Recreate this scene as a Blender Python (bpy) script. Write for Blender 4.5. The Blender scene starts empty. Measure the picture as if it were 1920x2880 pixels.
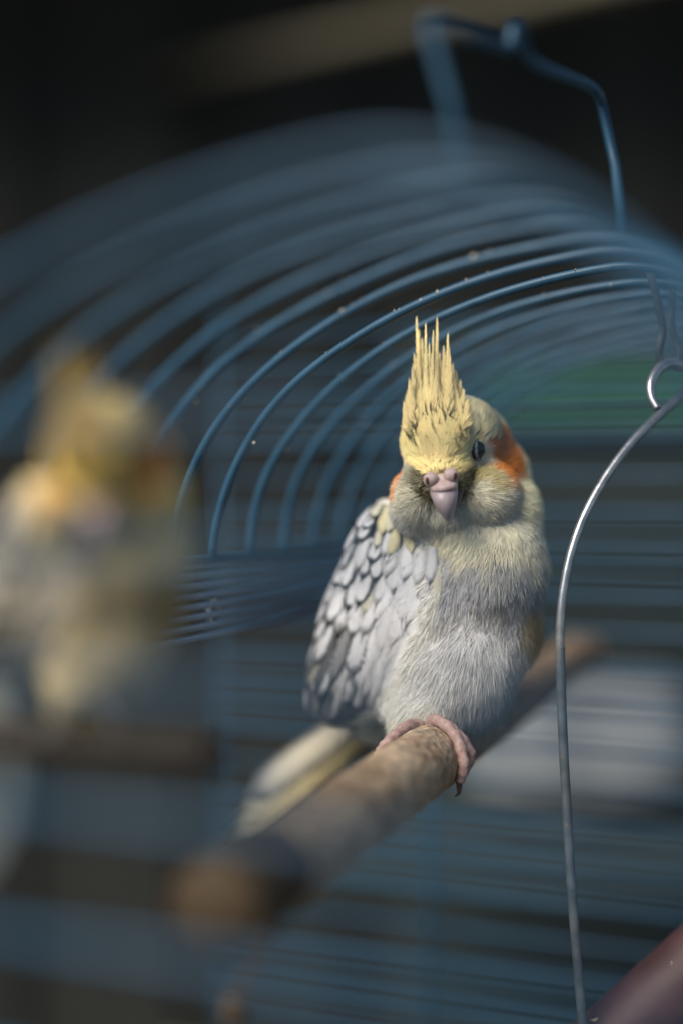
import bpy, bmesh, math, random
import numpy as np
from mathutils import Vector, Matrix, noise
from mathutils.bvhtree import BVHTree

rng = np.random.default_rng(7)
random.seed(7)
SC = bpy.context.scene
COL = SC.collection
R = math.radians
H = 1.25            # camera height above the ground
FPX = 4000.0        # focal length in photo pixels (50 mm on a 36 mm tall frame of 2880 px)

# ------------------------------------------------------------------ camera
cam = bpy.data.cameras.new("camera")
camo = bpy.data.objects.new("camera", cam); COL.objects.link(camo)
camo.location = (0, 0, H); camo.rotation_euler = (R(90), 0, 0)
cam.sensor_fit = 'VERTICAL'; cam.sensor_height = 36; cam.sensor_width = 24; cam.lens = 50
cam.shift_y = -40 / 2880.0
cam.clip_start = 0.01; cam.clip_end = 300
cam.dof.use_dof = True; cam.dof.focus_distance = 0.442; cam.dof.aperture_fstop = 1.75
SC.camera = camo
# ------------------------------------------------------------------ world, sun, exposure
world = bpy.data.worlds.new("World"); SC.world = world; world.use_nodes = True
wn = world.node_tree.nodes; wl = world.node_tree.links
sky = wn.new('ShaderNodeTexSky'); sky.sky_type = 'NISHITA'; sky.sun_disc = False
SUN_DIR = Vector((-0.58, -0.58, 0.80)).normalized()       # towards the sun
sky.sun_elevation = math.asin(SUN_DIR.z); sky.sun_rotation = math.atan2(SUN_DIR.x, SUN_DIR.y)
sky.air_density = 1.0; sky.dust_density = 0.6; sky.ozone_density = 1.6
wn['Background'].inputs['Strength'].default_value = 0.07
wl.new(sky.outputs[0], wn['Background'].inputs['Color'])
sun = bpy.data.lights.new("sun", 'SUN'); sun.energy = 3.4; sun.angle = R(36); sun.color = (1.0, 0.93, 0.82)
suno = bpy.data.objects.new("sun", sun); COL.objects.link(suno); suno.location = (-3, -2, 6)
suno.rotation_euler = SUN_DIR.to_track_quat('Z', 'Y').to_euler()
SC.view_settings.view_transform = 'Standard'; SC.view_settings.look = 'None'
SC.view_settings.exposure = 0.55; SC.view_settings.gamma = 1.0
SC.render.engine = 'CYCLES'
SC.cycles.use_denoising = True
SC.cycles.max_bounces = 6; SC.cycles.diffuse_bounces = 3; SC.cycles.glossy_bounces = 2

# ------------------------------------------------------------------ helpers
def P(u, v, d):
    """point that the 50 mm frame sees at photo pixel (u, v), d metres in front"""
    return Vector(((u - 960) / FPX * d, d, (1400 - v) / FPX * d + H))

def tag(o, label=None, cat=None, group=None, kind=None):
    if label: o['label'] = label
    if cat: o['category'] = cat
    if group: o['group'] = group
    if kind: o['kind'] = kind
    return o

def empty(name, loc=(0, 0, 0), parent=None):
    o = bpy.data.objects.new(name, None); COL.objects.link(o); o.empty_display_size = .02
    o.location = loc
    if parent: o.parent = parent
    return o

def link(name, me, mat=None, parent=None):
    o = bpy.data.objects.new(name, me); COL.objects.link(o)
    if mat and not me.materials: me.materials.append(mat)
    if parent:
        o.parent = parent
        o.matrix_parent_inverse = Matrix.Translation(parent_world(parent)).inverted()
    return o

def parent_world(p):
    v = Vector((0, 0, 0)) + p.location
    while p.parent:
        q = p.parent
        # objects parented with an inverse keep world coordinates in .location
        return v
    return v

def mesh_np(name, V, faces, smooth=True, cols=None, uvs=None, edge=None, nrm=None):
    """faces: list of (F,k) int arrays"""
    me = bpy.data.meshes.new(name)
    V = np.asarray(V, dtype=np.float32)
    me.vertices.add(len(V)); me.vertices.foreach_set('co', V.ravel())
    faces = [np.asarray(f, dtype=np.int32) for f in faces if len(f)]
    loops = np.concatenate([f.ravel() for f in faces])
    sizes = np.concatenate([np.full(len(f), f.shape[1], dtype=np.int32) for f in faces])
    starts = np.concatenate([[0], np.cumsum(sizes)[:-1]]).astype(np.int32)
    me.loops.add(len(loops)); me.loops.foreach_set('vertex_index', loops)
    me.polygons.add(len(sizes)); me.polygons.foreach_set('loop_start', starts)
    me.update(calc_edges=True)
    if smooth: me.polygons.foreach_set('use_smooth', np.ones(len(sizes), dtype=bool))
    if cols is not None:
        a = me.color_attributes.new('Col', 'FLOAT_COLOR', 'POINT')
        c = np.ones((len(V), 4), dtype=np.float32); c[:, :3] = cols
        a.data.foreach_set('color', c.ravel())
    if uvs is not None:
        a = me.attributes.new('FUV', 'FLOAT_VECTOR', 'POINT')
        c = np.zeros((len(V), 3), dtype=np.float32); c[:, :2] = uvs
        if edge is not None: c[:, 2] = edge
        a.data.foreach_set('vector', c.ravel())
    if nrm is not None:
        a = me.attributes.new('NRM', 'FLOAT_VECTOR', 'POINT'); a.data.foreach_set('vector', np.asarray(nrm, dtype=np.float32).ravel())
    me.validate()
    return me

def catmull(pts, n=8, closed=False):
    pts = [Vector(p) for p in pts]; out = []
    m = len(pts)
    for i in range(m - 1):
        p0 = pts[max(i - 1, 0)]; p1 = pts[i]; p2 = pts[i + 1]; p3 = pts[min(i + 2, m - 1)]
        for k in range(n):
            t = k / n
            out.append(.5 * ((2 * p1) + (p2 - p0) * t + (2 * p0 - 5 * p1 + 4 * p2 - p3) * t * t + (3 * p1 - p0 - 3 * p2 + p3) * t ** 3))
    out.append(pts[-1]); return out

def tube(name, pts, rad, n=10, flat=1.0, up=None):
    """swept tube with closed ends; rad scalar or list"""
    pts = [Vector(p) for p in pts]; m = len(pts)
    if not hasattr(rad, '__len__'): rad = [rad] * m
    V = []; F = []
    t = (pts[1] - pts[0]).normalized()
    a = Vector(up) if up is not None else (Vector((0, 0, 1)) if abs(t.z) < .9 else Vector((1, 0, 0)))
    nrm = (a - t * a.dot(t)).normalized()
    for i, p in enumerate(pts):
        if i == 0: tt = pts[1] - pts[0]
        elif i == m - 1: tt = pts[-1] - pts[-2]
        else: tt = pts[i + 1] - pts[i - 1]
        tt = tt.normalized()
        nrm = (nrm - tt * nrm.dot(tt)).normalized()
        b = tt.cross(nrm)
        for k in range(n):
            an = 2 * math.pi * k / n
            V.append(p + (nrm * math.cos(an) * flat + b * math.sin(an)) * rad[i])
    for i in range(m - 1):
        for k in range(n):
            F.append((i * n + k, i * n + (k + 1) % n, (i + 1) * n + (k + 1) % n, (i + 1) * n + k))
    V.append(pts[0]); V.append(pts[-1]); c0 = len(V) - 2; c1 = len(V) - 1
    T = [(c0, (k + 1) % n, k) for k in range(n)] + [(c1, (m - 1) * n + k, (m - 1) * n + (k + 1) % n) for k in range(n)]
    return mesh_np(name, [tuple(v) for v in V], [F, T])

def box(name, size, bev=0.0):
    me = bpy.data.meshes.new(name); bm = bmesh.new()
    bmesh.ops.create_cube(bm, size=1.0)
    for v in bm.verts: v.co = Vector((v.co.x * size[0], v.co.y * size[1], v.co.z * size[2]))
    if bev: bmesh.ops.bevel(bm, geom=bm.edges[:], offset=bev, segments=2, affect='EDGES')
    bm.to_mesh(me); bm.free(); return me

def sphere(name, r, sub=3, scale=(1, 1, 1)):
    me = bpy.data.meshes.new(name); bm = bmesh.new()
    bmesh.ops.create_icosphere(bm, subdivisions=sub, radius=r)
    for v in bm.verts: v.co = Vector((v.co.x * scale[0], v.co.y * scale[1], v.co.z * scale[2]))
    for f in bm.faces: f.smooth = True
    bm.to_mesh(me); bm.free(); return me

# ------------------------------------------------------------------ materials
def mat(name):
    m = bpy.data.materials.new(name); m.use_nodes = True
    nt = m.node_tree; b = nt.nodes['Principled BSDF']
    return m, nt, b

def N(nt, t, **kw):
    n = nt.nodes.new(t)
    for k, v in kw.items():
        if hasattr(n, k) and k not in ('Scale',): setattr(n, k, v)
    return n

def noise_mat(name, c1, c2, scale=60, rough=.6, bump=.2, detail=6, metallic=0.0, dist=.0005, stretch=(1, 1, 1), lo=.35, hi=.65, c3=None, s3=300, t3=.68):
    m, nt, b = mat(name)
    tc = N(nt, 'ShaderNodeTexCoord'); mp = N(nt, 'ShaderNodeMapping'); mp.inputs['Scale'].default_value = stretch
    nt.links.new(tc.outputs['Object'], mp.inputs['Vector'])
    nz = N(nt, 'ShaderNodeTexNoise'); nz.inputs['Scale'].default_value = scale; nz.inputs['Detail'].default_value = detail
    nt.links.new(mp.outputs[0], nz.inputs['Vector'])
    cr = N(nt, 'ShaderNodeValToRGB'); cr.color_ramp.elements[0].position = lo; cr.color_ramp.elements[1].position = hi
    cr.color_ramp.elements[0].color = (*c1, 1); cr.color_ramp.elements[1].color = (*c2, 1)
    nt.links.new(nz.outputs['Fac'], cr.inputs['Fac'])
    out = cr.outputs[0]
    if c3 is not None:
        n3 = N(nt, 'ShaderNodeTexNoise'); n3.inputs['Scale'].default_value = s3; n3.inputs['Detail'].default_value = 3
        nt.links.new(tc.outputs['Object'], n3.inputs['Vector'])
        r3 = N(nt, 'ShaderNodeValToRGB'); r3.color_ramp.elements[0].position = t3; r3.color_ramp.elements[1].position = t3 + .04
        nt.links.new(n3.outputs['Fac'], r3.inputs['Fac'])
        mx = N(nt, 'ShaderNodeMix', data_type='RGBA'); mx.inputs[7].default_value = (*c3, 1)
        nt.links.new(r3.outputs[0], mx.inputs[0]); nt.links.new(out, mx.inputs[6]); out = mx.outputs[2]
    nt.links.new(out, b.inputs['Base Color'])
    b.inputs['Roughness'].default_value = rough; b.inputs['Metallic'].default_value = metallic
    if bump:
        bp = N(nt, 'ShaderNodeBump'); bp.inputs['Strength'].default_value = bump; bp.inputs['Distance'].default_value = dist
        nt.links.new(nz.outputs['Fac'], bp.inputs['Height']); nt.links.new(bp.outputs[0], b.inputs['Normal'])
    return m

M = {}
M['blue'] = noise_mat('blue_paint', (.016, .062, .110), (.028, .086, .145), 90, .42, .25, c3=(.30, .27, .22), s3=420, t3=.71)
M['blue2'] = noise_mat('blue_paint_old', (.055, .105, .150), (.08, .135, .185), 60, .5, .2)
M['strip'] = noise_mat('pale_blue_strip', (.13, .21, .30), (.18, .27, .37), 40, .45, .15)
M['steel'] = noise_mat('dull_steel', (.34, .35, .36), (.50, .51, .52), 240, .34, .5, metallic=.85, dist=.0003, c3=(.10, .07, .05), s3=900, t3=.70)
M['blue'].node_tree.nodes['Principled BSDF'].inputs['Specular IOR Level'].default_value = .35
M['steel_dirty'] = noise_mat('grimy_zinc', (.10, .125, .145), (.17, .20, .225), 160, .48, .6, metallic=.45, dist=.0004, c3=(.30, .20, .09), s3=520, t3=.685)
M['perch'] = noise_mat('dowel_wood', (.16, .105, .065), (.30, .215, .14), 40, .75, .4, stretch=(4, 4, 4))
M['perch_dark'] = noise_mat('dark_dowel', (.035, .028, .022), (.07, .055, .04), 40, .8, .3)
M['maroon'] = noise_mat('maroon_dowel', (.050, .022, .024), (.075, .034, .036), 70, .6, .3, c3=(.25, .20, .18), s3=420, t3=.74)
M['tray'] = noise_mat('tray_litter', (.05, .065, .075), (.13, .15, .155), 14, .8, .3, c3=(.16, .10, .05), s3=40, t3=.6)
M['board'] = noise_mat('dark_board', (.011, .0125, .0105), (.021, .022, .018), 9, .9, .4, stretch=(6, 6, .5), dist=.003)
M['board2'] = noise_mat('weathered_board', (.015, .025, .026), (.028, .040, .040), 7, .9, .4, stretch=(.5, 6, 6), dist=.003)
M['beam'] = noise_mat('beam_wood', (.075, .066, .042), (.12, .105, .068), 12, .85, .3, stretch=(.6, 6, 6))
M['green'] = noise_mat('green_plastic', (.03, .12, .068), (.04, .15, .085), 20, .45, .1)
M['sack'] = noise_mat('pale_sack', (.17, .19, .205), (.34, .355, .365), 22, .85, .5, dist=.004)
M['bone'] = noise_mat('cuttlebone', (.36, .36, .32), (.48, .46, .38), 60, .9, .3)
M['ground'] = noise_mat('dark_earth', (.03, .026, .02), (.06, .05, .038), 3, .95, .5, dist=.01)
M['table'] = noise_mat('table_wood', (.06, .048, .036), (.10, .08, .06), 10, .8, .3, stretch=(.5, 6, 6))
M['husk'] = noise_mat('seed_husk', (.40, .33, .22), (.62, .54, .40), 300, .8, .2)
M['cord'] = noise_mat('brown_cord', (.05, .03, .018), (.10, .06, .03), 200, .9, .3)
M['bead'] = noise_mat('brown_bead', (.05, .028, .012), (.09, .05, .02), 60, .6, .2)

def sand_mat():
    m, nt, b = mat('sand_sleeve')
    tc = N(nt, 'ShaderNodeTexCoord')
    n1 = N(nt, 'ShaderNodeTexNoise'); n1.inputs['Scale'].default_value = 75; n1.inputs['Detail'].default_value = 5
    n2 = N(nt, 'ShaderNodeTexVoronoi'); n2.inputs['Scale'].default_value = 420
    n3 = N(nt, 'ShaderNodeTexNoise'); n3.inputs['Scale'].default_value = 360; n3.inputs['Detail'].default_value = 4
    for n in (n1, n2, n3): nt.links.new(tc.outputs['Object'], n.inputs['Vector'])
    cr = N(nt, 'ShaderNodeValToRGB'); e = cr.color_ramp.elements
    e[0].position = .36; e[0].color = (.32, .22, .135, 1); e[1].position = .66; e[1].color = (.54, .42, .30, 1)
    nt.links.new(n1.outputs['Fac'], cr.inputs['Fac'])
    r2 = N(nt, 'ShaderNodeValToRGB'); e = r2.color_ramp.elements
    e[0].position = .30; e[0].color = (.40, .36, .33, 1); e[1].position = .66; e[1].color = (1.35, 1.3, 1.2, 1)
    nt.links.new(n3.outputs['Fac'], r2.inputs['Fac'])
    mx = N(nt, 'ShaderNodeMix', data_type='RGBA', blend_type='MULTIPLY'); mx.inputs[0].default_value = .9
    nt.links.new(cr.outputs[0], mx.inputs[6]); nt.links.new(r2.outputs[0], mx.inputs[7])
    nt.links.new(mx.outputs[2], b.inputs['Base Color'])
    ad = N(nt, 'ShaderNodeMath', operation='MULTIPLY_ADD'); ad.inputs[1].default_value = .8
    nt.links.new(n2.outputs['Distance'], ad.inputs[0]); nt.links.new(n3.outputs['Fac'], ad.inputs[2])
    bp = N(nt, 'ShaderNodeBump'); bp.inputs['Strength'].default_value = .9; bp.inputs['Distance'].default_value = .0008
    nt.links.new(ad.outputs[0], bp.inputs['Height']); nt.links.new(bp.outputs[0], b.inputs['Normal'])
    b.inputs['Roughness'].default_value = .7
    return m
M['sand'] = sand_mat()

def plume_mat(name, trans=.22, soft=True, gain=None):
    m, nt, b = mat(name)
    at = N(nt, 'ShaderNodeAttribute'); at.attribute_name = 'Col'
    if gain:
        gm = N(nt, 'ShaderNodeMix', data_type='RGBA', blend_type='MULTIPLY'); gm.inputs[0].default_value = 1; gm.inputs[7].default_value = (*gain, 1); nt.links.new(at.outputs['Color'], gm.inputs[6]); nt.links.new(gm.outputs[2], b.inputs['Base Color'])
    else: nt.links.new(at.outputs['Color'], b.inputs['Base Color'])
    b.inputs['Roughness'].default_value = .75
    b.inputs['Specular IOR Level'].default_value = .25
    tr = N(nt, 'ShaderNodeBsdfTranslucent'); nt.links.new(at.outputs['Color'], tr.inputs['Color'])
    mx = N(nt, 'ShaderNodeMixShader'); mx.inputs[0].default_value = trans
    if soft:   # barbs shade with the lie of the feather they belong to
        an = N(nt, 'ShaderNodeAttribute'); an.attribute_name = 'NRM'
        vt = N(nt, 'ShaderNodeVectorTransform', vector_type='NORMAL', convert_from='OBJECT', convert_to='WORLD')
        nt.links.new(an.outputs['Vector'], vt.inputs[0]); nt.links.new(vt.outputs[0], b.inputs['Normal']); nt.links.new(vt.outputs[0], tr.inputs['Normal'])
    out = nt.nodes['Material Output']
    nt.links.new(b.outputs[0], mx.inputs[1]); nt.links.new(tr.outputs[0], mx.inputs[2]); nt.links.new(mx.outputs[0], out.inputs['Surface'])
    return m
M['plume'] = plume_mat('plumage_barbs', .14)
M['crest'] = plume_mat('crest_barbs', .12)
M['plume_amber'] = plume_mat('amber_barbs', .14, True, (1.15, .97, .60))
M['skin'] = plume_mat('plumage_ground', .0, False)

def vane_mat(gain=None):
    """flat feather vane: FUV.x across -1..1, FUV.y root..tip 0..1, FUV.z how dark its margin is"""
    m, nt, b = mat('feather_vane')
    L = nt.links.new
    at = N(nt, 'ShaderNodeAttribute'); at.attribute_name = 'Col'
    uv = N(nt, 'ShaderNodeAttribute'); uv.attribute_name = 'FUV'
    sp = N(nt, 'ShaderNodeSeparateXYZ'); L(uv.outputs['Vector'], sp.inputs[0])
    tc = N(nt, 'ShaderNodeTexCoord')
    nz = N(nt, 'ShaderNodeTexNoise'); nz.inputs['Scale'].default_value = 260; nz.inputs['Detail'].default_value = 3
    L(tc.outputs['Object'], nz.inputs['Vector'])
    ab = N(nt, 'ShaderNodeMath', operation='ABSOLUTE'); L(sp.outputs[0], ab.inputs[0])
    ty = N(nt, 'ShaderNodeMath', operation='MULTIPLY_ADD'); ty.inputs[1].default_value = 2.4; ty.inputs[2].default_value = -1.4; L(sp.outputs[1], ty.inputs[0])
    mxm = N(nt, 'ShaderNodeMath', operation='SMOOTH_MAX'); mxm.inputs[2].default_value = .25; L(ab.outputs[0], mxm.inputs[0]); L(ty.outputs[0], mxm.inputs[1])
    wob = N(nt, 'ShaderNodeMath', operation='MULTIPLY_ADD'); wob.inputs[1].default_value = .58; L(nz.outputs['Fac'], wob.inputs[0]); L(mxm.outputs[0], wob.inputs[2])
    rp = N(nt, 'ShaderNodeMapRange', interpolation_type='SMOOTHSTEP'); rp.inputs[1].default_value = .76; rp.inputs[2].default_value = 1.06; L(wob.outputs[0], rp.inputs[0])
    k = N(nt, 'ShaderNodeMath', operation='MULTIPLY'); L(rp.outputs[0], k.inputs[0]); L(sp.outputs[2], k.inputs[1])
    mx = N(nt, 'ShaderNodeMix', data_type='RGBA'); mx.inputs[7].default_value = (.045, .055, .07, 1)
    L(k.outputs[0], mx.inputs[0]); L(at.outputs['Color'], mx.inputs[6])
    if gain:
        gm = N(nt, 'ShaderNodeMix', data_type='RGBA', blend_type='MULTIPLY'); gm.inputs[0].default_value = 1; gm.inputs[7].default_value = (*gain, 1); L(mx.outputs[2], gm.inputs[6]); mx = gm
    # barbs: fine oblique ribs
    q = N(nt, 'ShaderNodeMath', operation='MULTIPLY_ADD'); q.inputs[1].default_value = -.45; L(ab.outputs[0], q.inputs[0]); L(sp.outputs[1], q.inputs[2])
    sn = N(nt, 'ShaderNodeMath', operation='MULTIPLY'); sn.inputs[1].default_value = 260; L(q.outputs[0], sn.inputs[0])
    si = N(nt, 'ShaderNodeMath', operation='SINE'); L(sn.outputs[0], si.inputs[0])
    bp = N(nt, 'ShaderNodeBump'); bp.inputs['Strength'].default_value = .18; bp.inputs['Distance'].default_value = .0002
    L(si.outputs[0], bp.inputs['Height']); L(bp.outputs[0], b.inputs['Normal'])
    L(mx.outputs[2], b.inputs['Base Color'])
    b.inputs['Roughness'].default_value = .75; b.inputs['Specular IOR Level'].default_value = .15
    tr = N(nt, 'ShaderNodeBsdfTranslucent'); L(mx.outputs[2], tr.inputs['Color'])
    ms = N(nt, 'ShaderNodeMixShader'); ms.inputs[0].default_value = .15
    L(b.outputs[0], ms.inputs[1]); L(tr.outputs[0], ms.inputs[2]); L(ms.outputs[0], nt.nodes['Material Output'].inputs['Surface'])
    return m
M['vane'] = vane_mat(); M['vane_grey'] = vane_mat((.85, .76, .6))
M['beak'] = noise_mat('horn_beak', (.28, .22, .235), (.38, .31, .325), 130, .38, .15, stretch=(3, 3, .6), dist=.0002)
M['beak_dark'] = noise_mat('horn_dark', (.06, .05, .055), (.12, .10, .10), 200, .45, .1)
M['cere'] = noise_mat('cere_skin', (.36, .26, .25), (.52, .40, .38), 420, .55, .6, dist=.0002)
M['hole'] = noise_mat('nostril_dark', (.05, .02, .018), (.09, .03, .03), 300, .7, .1)
M['ring'] = noise_mat('eye_ring_skin', (.11, .12, .13), (.18, .195, .20), 900, .6, .5, dist=.0002)
M['toe'] = noise_mat('pink_toe_skin', (.34, .20, .17), (.52, .35, .31), 620, .55, .8, dist=.0004)
M['claw'] = noise_mat('claw_horn', (.09, .06, .05), (.16, .11, .09), 300, .4, .1)
em, ent, eb = mat('dark_eye'); eb.inputs['Base Color'].default_value = (.008, .006, .005, 1); eb.inputs['Roughness'].default_value = .12; eb.inputs['Specular IOR Level'].default_value = .3
en = N(ent, 'ShaderNodeTexNoise'); en.inputs['Scale'].default_value = 500
er = N(ent, 'ShaderNodeValToRGB'); er.color_ramp.elements[0].color = (.006, .005, .004, 1); er.color_ramp.elements[1].color = (.02, .013, .01, 1)
ent.links.new(en.outputs['Fac'], er.inputs['Fac']); ent.links.new(er.outputs[0], eb.inputs['Base Color']); M['eye'] = em

# ================================================================== SETTING
g = box('ground', (200, 200, .2)); go = link('ground', g, M['ground']); go.location = (0, 60, -.1); tag(go, kind='structure')

# ================================================================== CAGE
TH = R(23)
AX = Vector((math.sin(TH), math.cos(TH), 0)); AC = Vector((math.cos(TH), -math.sin(TH), 0)); UZ = Vector((0, 0, 1))
L0 = Vector((-.052, .4375, H)); SP = .0265; HW = .140; Z0 = -.020; HT = .091
def cage_pt(k, w, z): return L0 + AX * (k * SP) + AC * w + UZ * z
K_FRONT, K_BACK = -7, 9
WC0 = .125; HWR = .070
def arch_h(k): return HT + .0022 * min(0, k + .5)
def arch_z(w, k=0):
    q = 1 - w / HW if w < WC0 else math.hypot((w - WC0) / HWR, (1 - WC0 / HW) * max(0, 1 - (w - WC0) / HWR))
    return Z0 + arch_h(k) * math.sqrt(max(0, 1 - q * q))
def arch_pts(k, n=44, full=False):
    out = []
    for i in range(n + 1):
        a = (math.pi if full else math.pi * .5) * i / n
        out.append(cage_pt(k, HW - HW * math.cos(a), Z0 + HT * math.sin(a)))
    return out
cage = empty('bird_cage', cage_pt(1, HW, -.275))
tag(cage, 'blue wire bird cage with an arched roof of parallel wires', 'bird cage')
for k in range(-6, K_BACK + 1):
    n_ = 60; ph = random.uniform(0, 50); pts = []
    for i in range(n_ + 1):
        a = math.pi * i / n_; w = WC0 - (WC0 if a < math.pi / 2 else HWR) * math.cos(a)
        wob = Vector((noise.noise((a * 2.2, ph, 0)), noise.noise((a * 2.2, ph, 9)), noise.noise((a * 2.2, ph, 17)))) * .0009
        pts.append(cage_pt(k, w, arch_z(w, k)) + wob)
    link('arch_wire', tube('arch_wire', pts, .00152, 12), M['blue'], cage)
# rails the roof wires stand in
for w, nm in ((0, 'roof_rail'), ((WC0 + HWR), 'roof_rail')):
    me = tube('roof_rail', [cage_pt(-7.2, w, Z0), cage_pt(K_BACK, w, Z0)], .0017, 10); link('roof_rail', me, M['blue'], cage)
# front wall: horizontal bars, cut off by the arch
for j in range(-10, 5):
    z = (-.0328 + j * .0234) * .915
    if z > .02: continue
    a, b = 0, WC0 + HWR
    me = tube('front_bar', [cage_pt(K_FRONT, a, z), cage_pt(K_FRONT, b, z)], .0014, 10); link('front_bar', me, M['blue'], cage)
# left wall panel behind the corner post: close horizontal wires
for j in range(8):
    z = Z0 - .0025 - j * .0033
    me = tube('side_wire', [cage_pt(-4.6, 0, z), cage_pt(K_BACK, 0, z + .003)], .00120, 8); link('side_wire', me, M['strip'], cage)
for k, w in ((K_BACK, 0), (K_BACK, (WC0 + HWR)), (K_FRONT, (WC0 + HWR)), (1, (WC0 + HWR)), (K_FRONT, 0)):
    me = tube('corner_post', [cage_pt(k, w, Z0 if k != K_FRONT else .022), cage_pt(k, w, -.265 if k != 1 or w else -.05)], .0016, 10); link('corner_post', me, M['blue'], cage)
# wire clip on the post
cl = [cage_pt(1, 0, -.037) + AX * .0032 * math.cos(a) + UZ * .0042 * math.sin(a) for a in np.linspace(0, 5.6, 18)]
link('post_clip', tube('post_clip', cl, .0008, 8), M['steel'], cage)
# right wall
for j in range(8):
    z = Z0 - .0234 * (j + 1)
    link('side_wire', tube('side_wire', [cage_pt(K_FRONT, (WC0 + HWR), z), cage_pt(K_BACK, (WC0 + HWR), z)], .0014, 8), M['blue'], cage)
# tray
tr = box('tray', (WC0 + HWR + .03, (K_BACK - K_FRONT) * SP + .03, .012), .003)
o = link('tray', tr, M['tray'], cage); c = cage_pt((K_BACK + K_FRONT) / 2, (WC0 + HWR) / 2, -.271); o.location = c; o.rotation_euler = (0, 0, -TH)
for s in (-1, 1):
    o = link('tray_rim', box('tray_rim', (.004, (K_BACK - K_FRONT) * SP + .03, .02), .001), M['blue2'], cage); o.location = c + AC * s * ((WC0 + HWR) / 2 + .017) + UZ * .006; o.rotation_euler = (0, 0, -TH)
    o = link('tray_rim', box('tray_rim', ((WC0 + HWR) + .03, .004, .02), .001), M['blue2'], cage); o.location = c + AX * s * ((K_BACK - K_FRONT) * SP / 2 + .017) + UZ * .006; o.rotation_euler = (0, 0, -TH)
# carrying handle on the ridge
hp = [cage_pt(-3, .121, arch_z(.121, -3) + .001), P(1262, 280, .326), P(1205, 78, .322), P(1222, 62, .326), P(1300, 88, .338), P(1405, 128, .362), P(1432, 132, .367), P(1440, 88, .368), P(1449, 80, .369),
      P(1462, 92, .371), P(1478, 150, .376), P(1515, 185, .383), P(1640, 235, .410), P(1678, 262, .418), P(1690, 292, .421), P(1728, 465, .421), cage_pt(1, .134, arch_z(.134, 1) + .001)]
hpath = [hp[0], hp[1]] + catmull(hp[2:15], 6) + [hp[15], hp[16]]
link('carry_handle', tube('carry_handle', hpath, .00155, 12), M['blue'], cage)

# seed husks stuck on the roof wires (debris)
hv = []; hf = []
for (k, w) in [(int(rng.integers(-1, 4)), float(rng.uniform(.012, .115))) for _ in range(34)] + list(((0, .0575), (0, .061), (1, .0395), (1, .042), (0, .0235), (0, .0215), (1, .084), (1, .0865), (1, .0895), (2, .103), (1, .064), (-1, .07), (2, .05))):
    p = cage_pt(k, w, arch_z(w)) + (Vector((-.5, -.6, .6)) * .0018 if w > .03 else Vector((.7, -.5, -.4)) * .0018); b0 = len(hv)
    hs_ = random.uniform(.0003, .0008)
    for k in range(4):
        hv.append(tuple(p + Vector((random.uniform(-1, 1), random.uniform(-1, 1), random.uniform(-1, 1))) * hs_))
    hf += [(b0, b0 + 1, b0 + 2), (b0, b0 + 2, b0 + 3), (b0, b0 + 1, b0 + 3), (b0 + 1, b0 + 2, b0 + 3)]
tag(link('husk_debris', mesh_np('husk_debris', hv, [hf], False), M['husk'], cage), kind='stuff')

# ------------------------------------------------------------------ wire partition behind the cage
PB = cage_pt(9.6, 0, 0)
part = empty('wire_partition', PB + AC * .1 + UZ * -.22)
tag(part, 'blue wire partition of closely spaced horizontal bars behind the cage', 'wire panel')
pm = tube('bar', [Vector((0, 0, 0)) - AC * .118, AC * .36], .00135, 8)
for j in range(32):
    o = link('bar', pm, M['blue'], part); o.location = PB + UZ * (.095 - .0132 + j * -.0178 + random.uniform(-.0006, .0006))
for w in (-.118, .36):
    link('post', tube('post', [PB + AC * w + UZ * .1, PB + AC * w - UZ * .50], .0013, 8), M['blue'], part)

# ------------------------------------------------------------------ table under the cage
tb = empty('wooden_table', (.12, .48, 0)); tag(tb, 'dark wooden table carrying the bird cage', 'table')
o = link('table_top', box('table_top', (.62, .42, .03), .004), M['table'], tb); o.location = (.11, .43, H - .2935); o.rotation_euler = (0, 0, -TH)
for sx in (-1, 1):
    for sy in (-1, 1):
        q = Vector((.12, .48, 0)) + AC * sx * .26 + AX * sy * .15 + Vector((-.01, -.05, 0))
        o = link('leg', box('leg', (.05, .05, H - .3085), .004), M['table'], tb); o.location = (q.x, q.y, (H - .3085) / 2); o.rotation_euler = (0, 0, -TH)

# ------------------------------------------------------------------ background things
def boards(name, label, y0, z_lo, z_hi, x_lo, x_hi, w, m, vertical=True):
    t = empty(name, ((x_lo + x_hi) / 2, y0, z_lo)); tag(t, label, 'wall')
    if vertical:
        x = x_lo; me = box('board', (w + .012, .022, z_hi - z_lo), .003); n_b = 0
        while x < x_hi:
            o = link('board', me, m, t); o.location = (x + w / 2, y0 + .024 * (n_b % 2) + random.uniform(-.0008, .0008), (z_lo + z_hi) / 2); x += w; n_b += 1
    else:
        z = z_lo; me = box('board', (x_hi - x_lo, .022, w - .006), .003)
        while z < z_hi:
            o = link('board', me, m, t); o.location = ((x_lo + x_hi) / 2, y0 + random.uniform(-.004, .004), z + w / 2); z += w
    return t
boards('shed_wall', 'dark stained wall of vertical boards behind the cages', 2.1, 0, 3.2, -3.0, 3.0, .12, M['board'])
rf = empty('shade_roof', (0, 2.4, 2.05)); tag(rf, 'dark boarded roof over the shed wall, added out of view to shade it', 'roof')  # unseen roof added to keep daylight off the back wall
me = box('board', (.148, 1.6, .02), .003)
for i in range(40):
    o = link('board', me, M['board'], rf); o.location = (-2.95 + i * .15, 2.4, 2.05); o.rotation_euler = (R(-8), 0, 0)
bmo = link('roof_beam', tube('roof_beam', [P(420, 232, 2.095), P(3400, -425, .95)], .015, 4, up=(0, -.3, 1)), M['beam'])
tag(bmo, 'pale wooden beam running diagonally under the dark roof', 'beam')
boards('board_screen', 'grey weathered screen of horizontal boards behind the wire partition', 1.45, H - .72, H + .12, .06, 1.0, .09, M['board2'], False)
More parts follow.
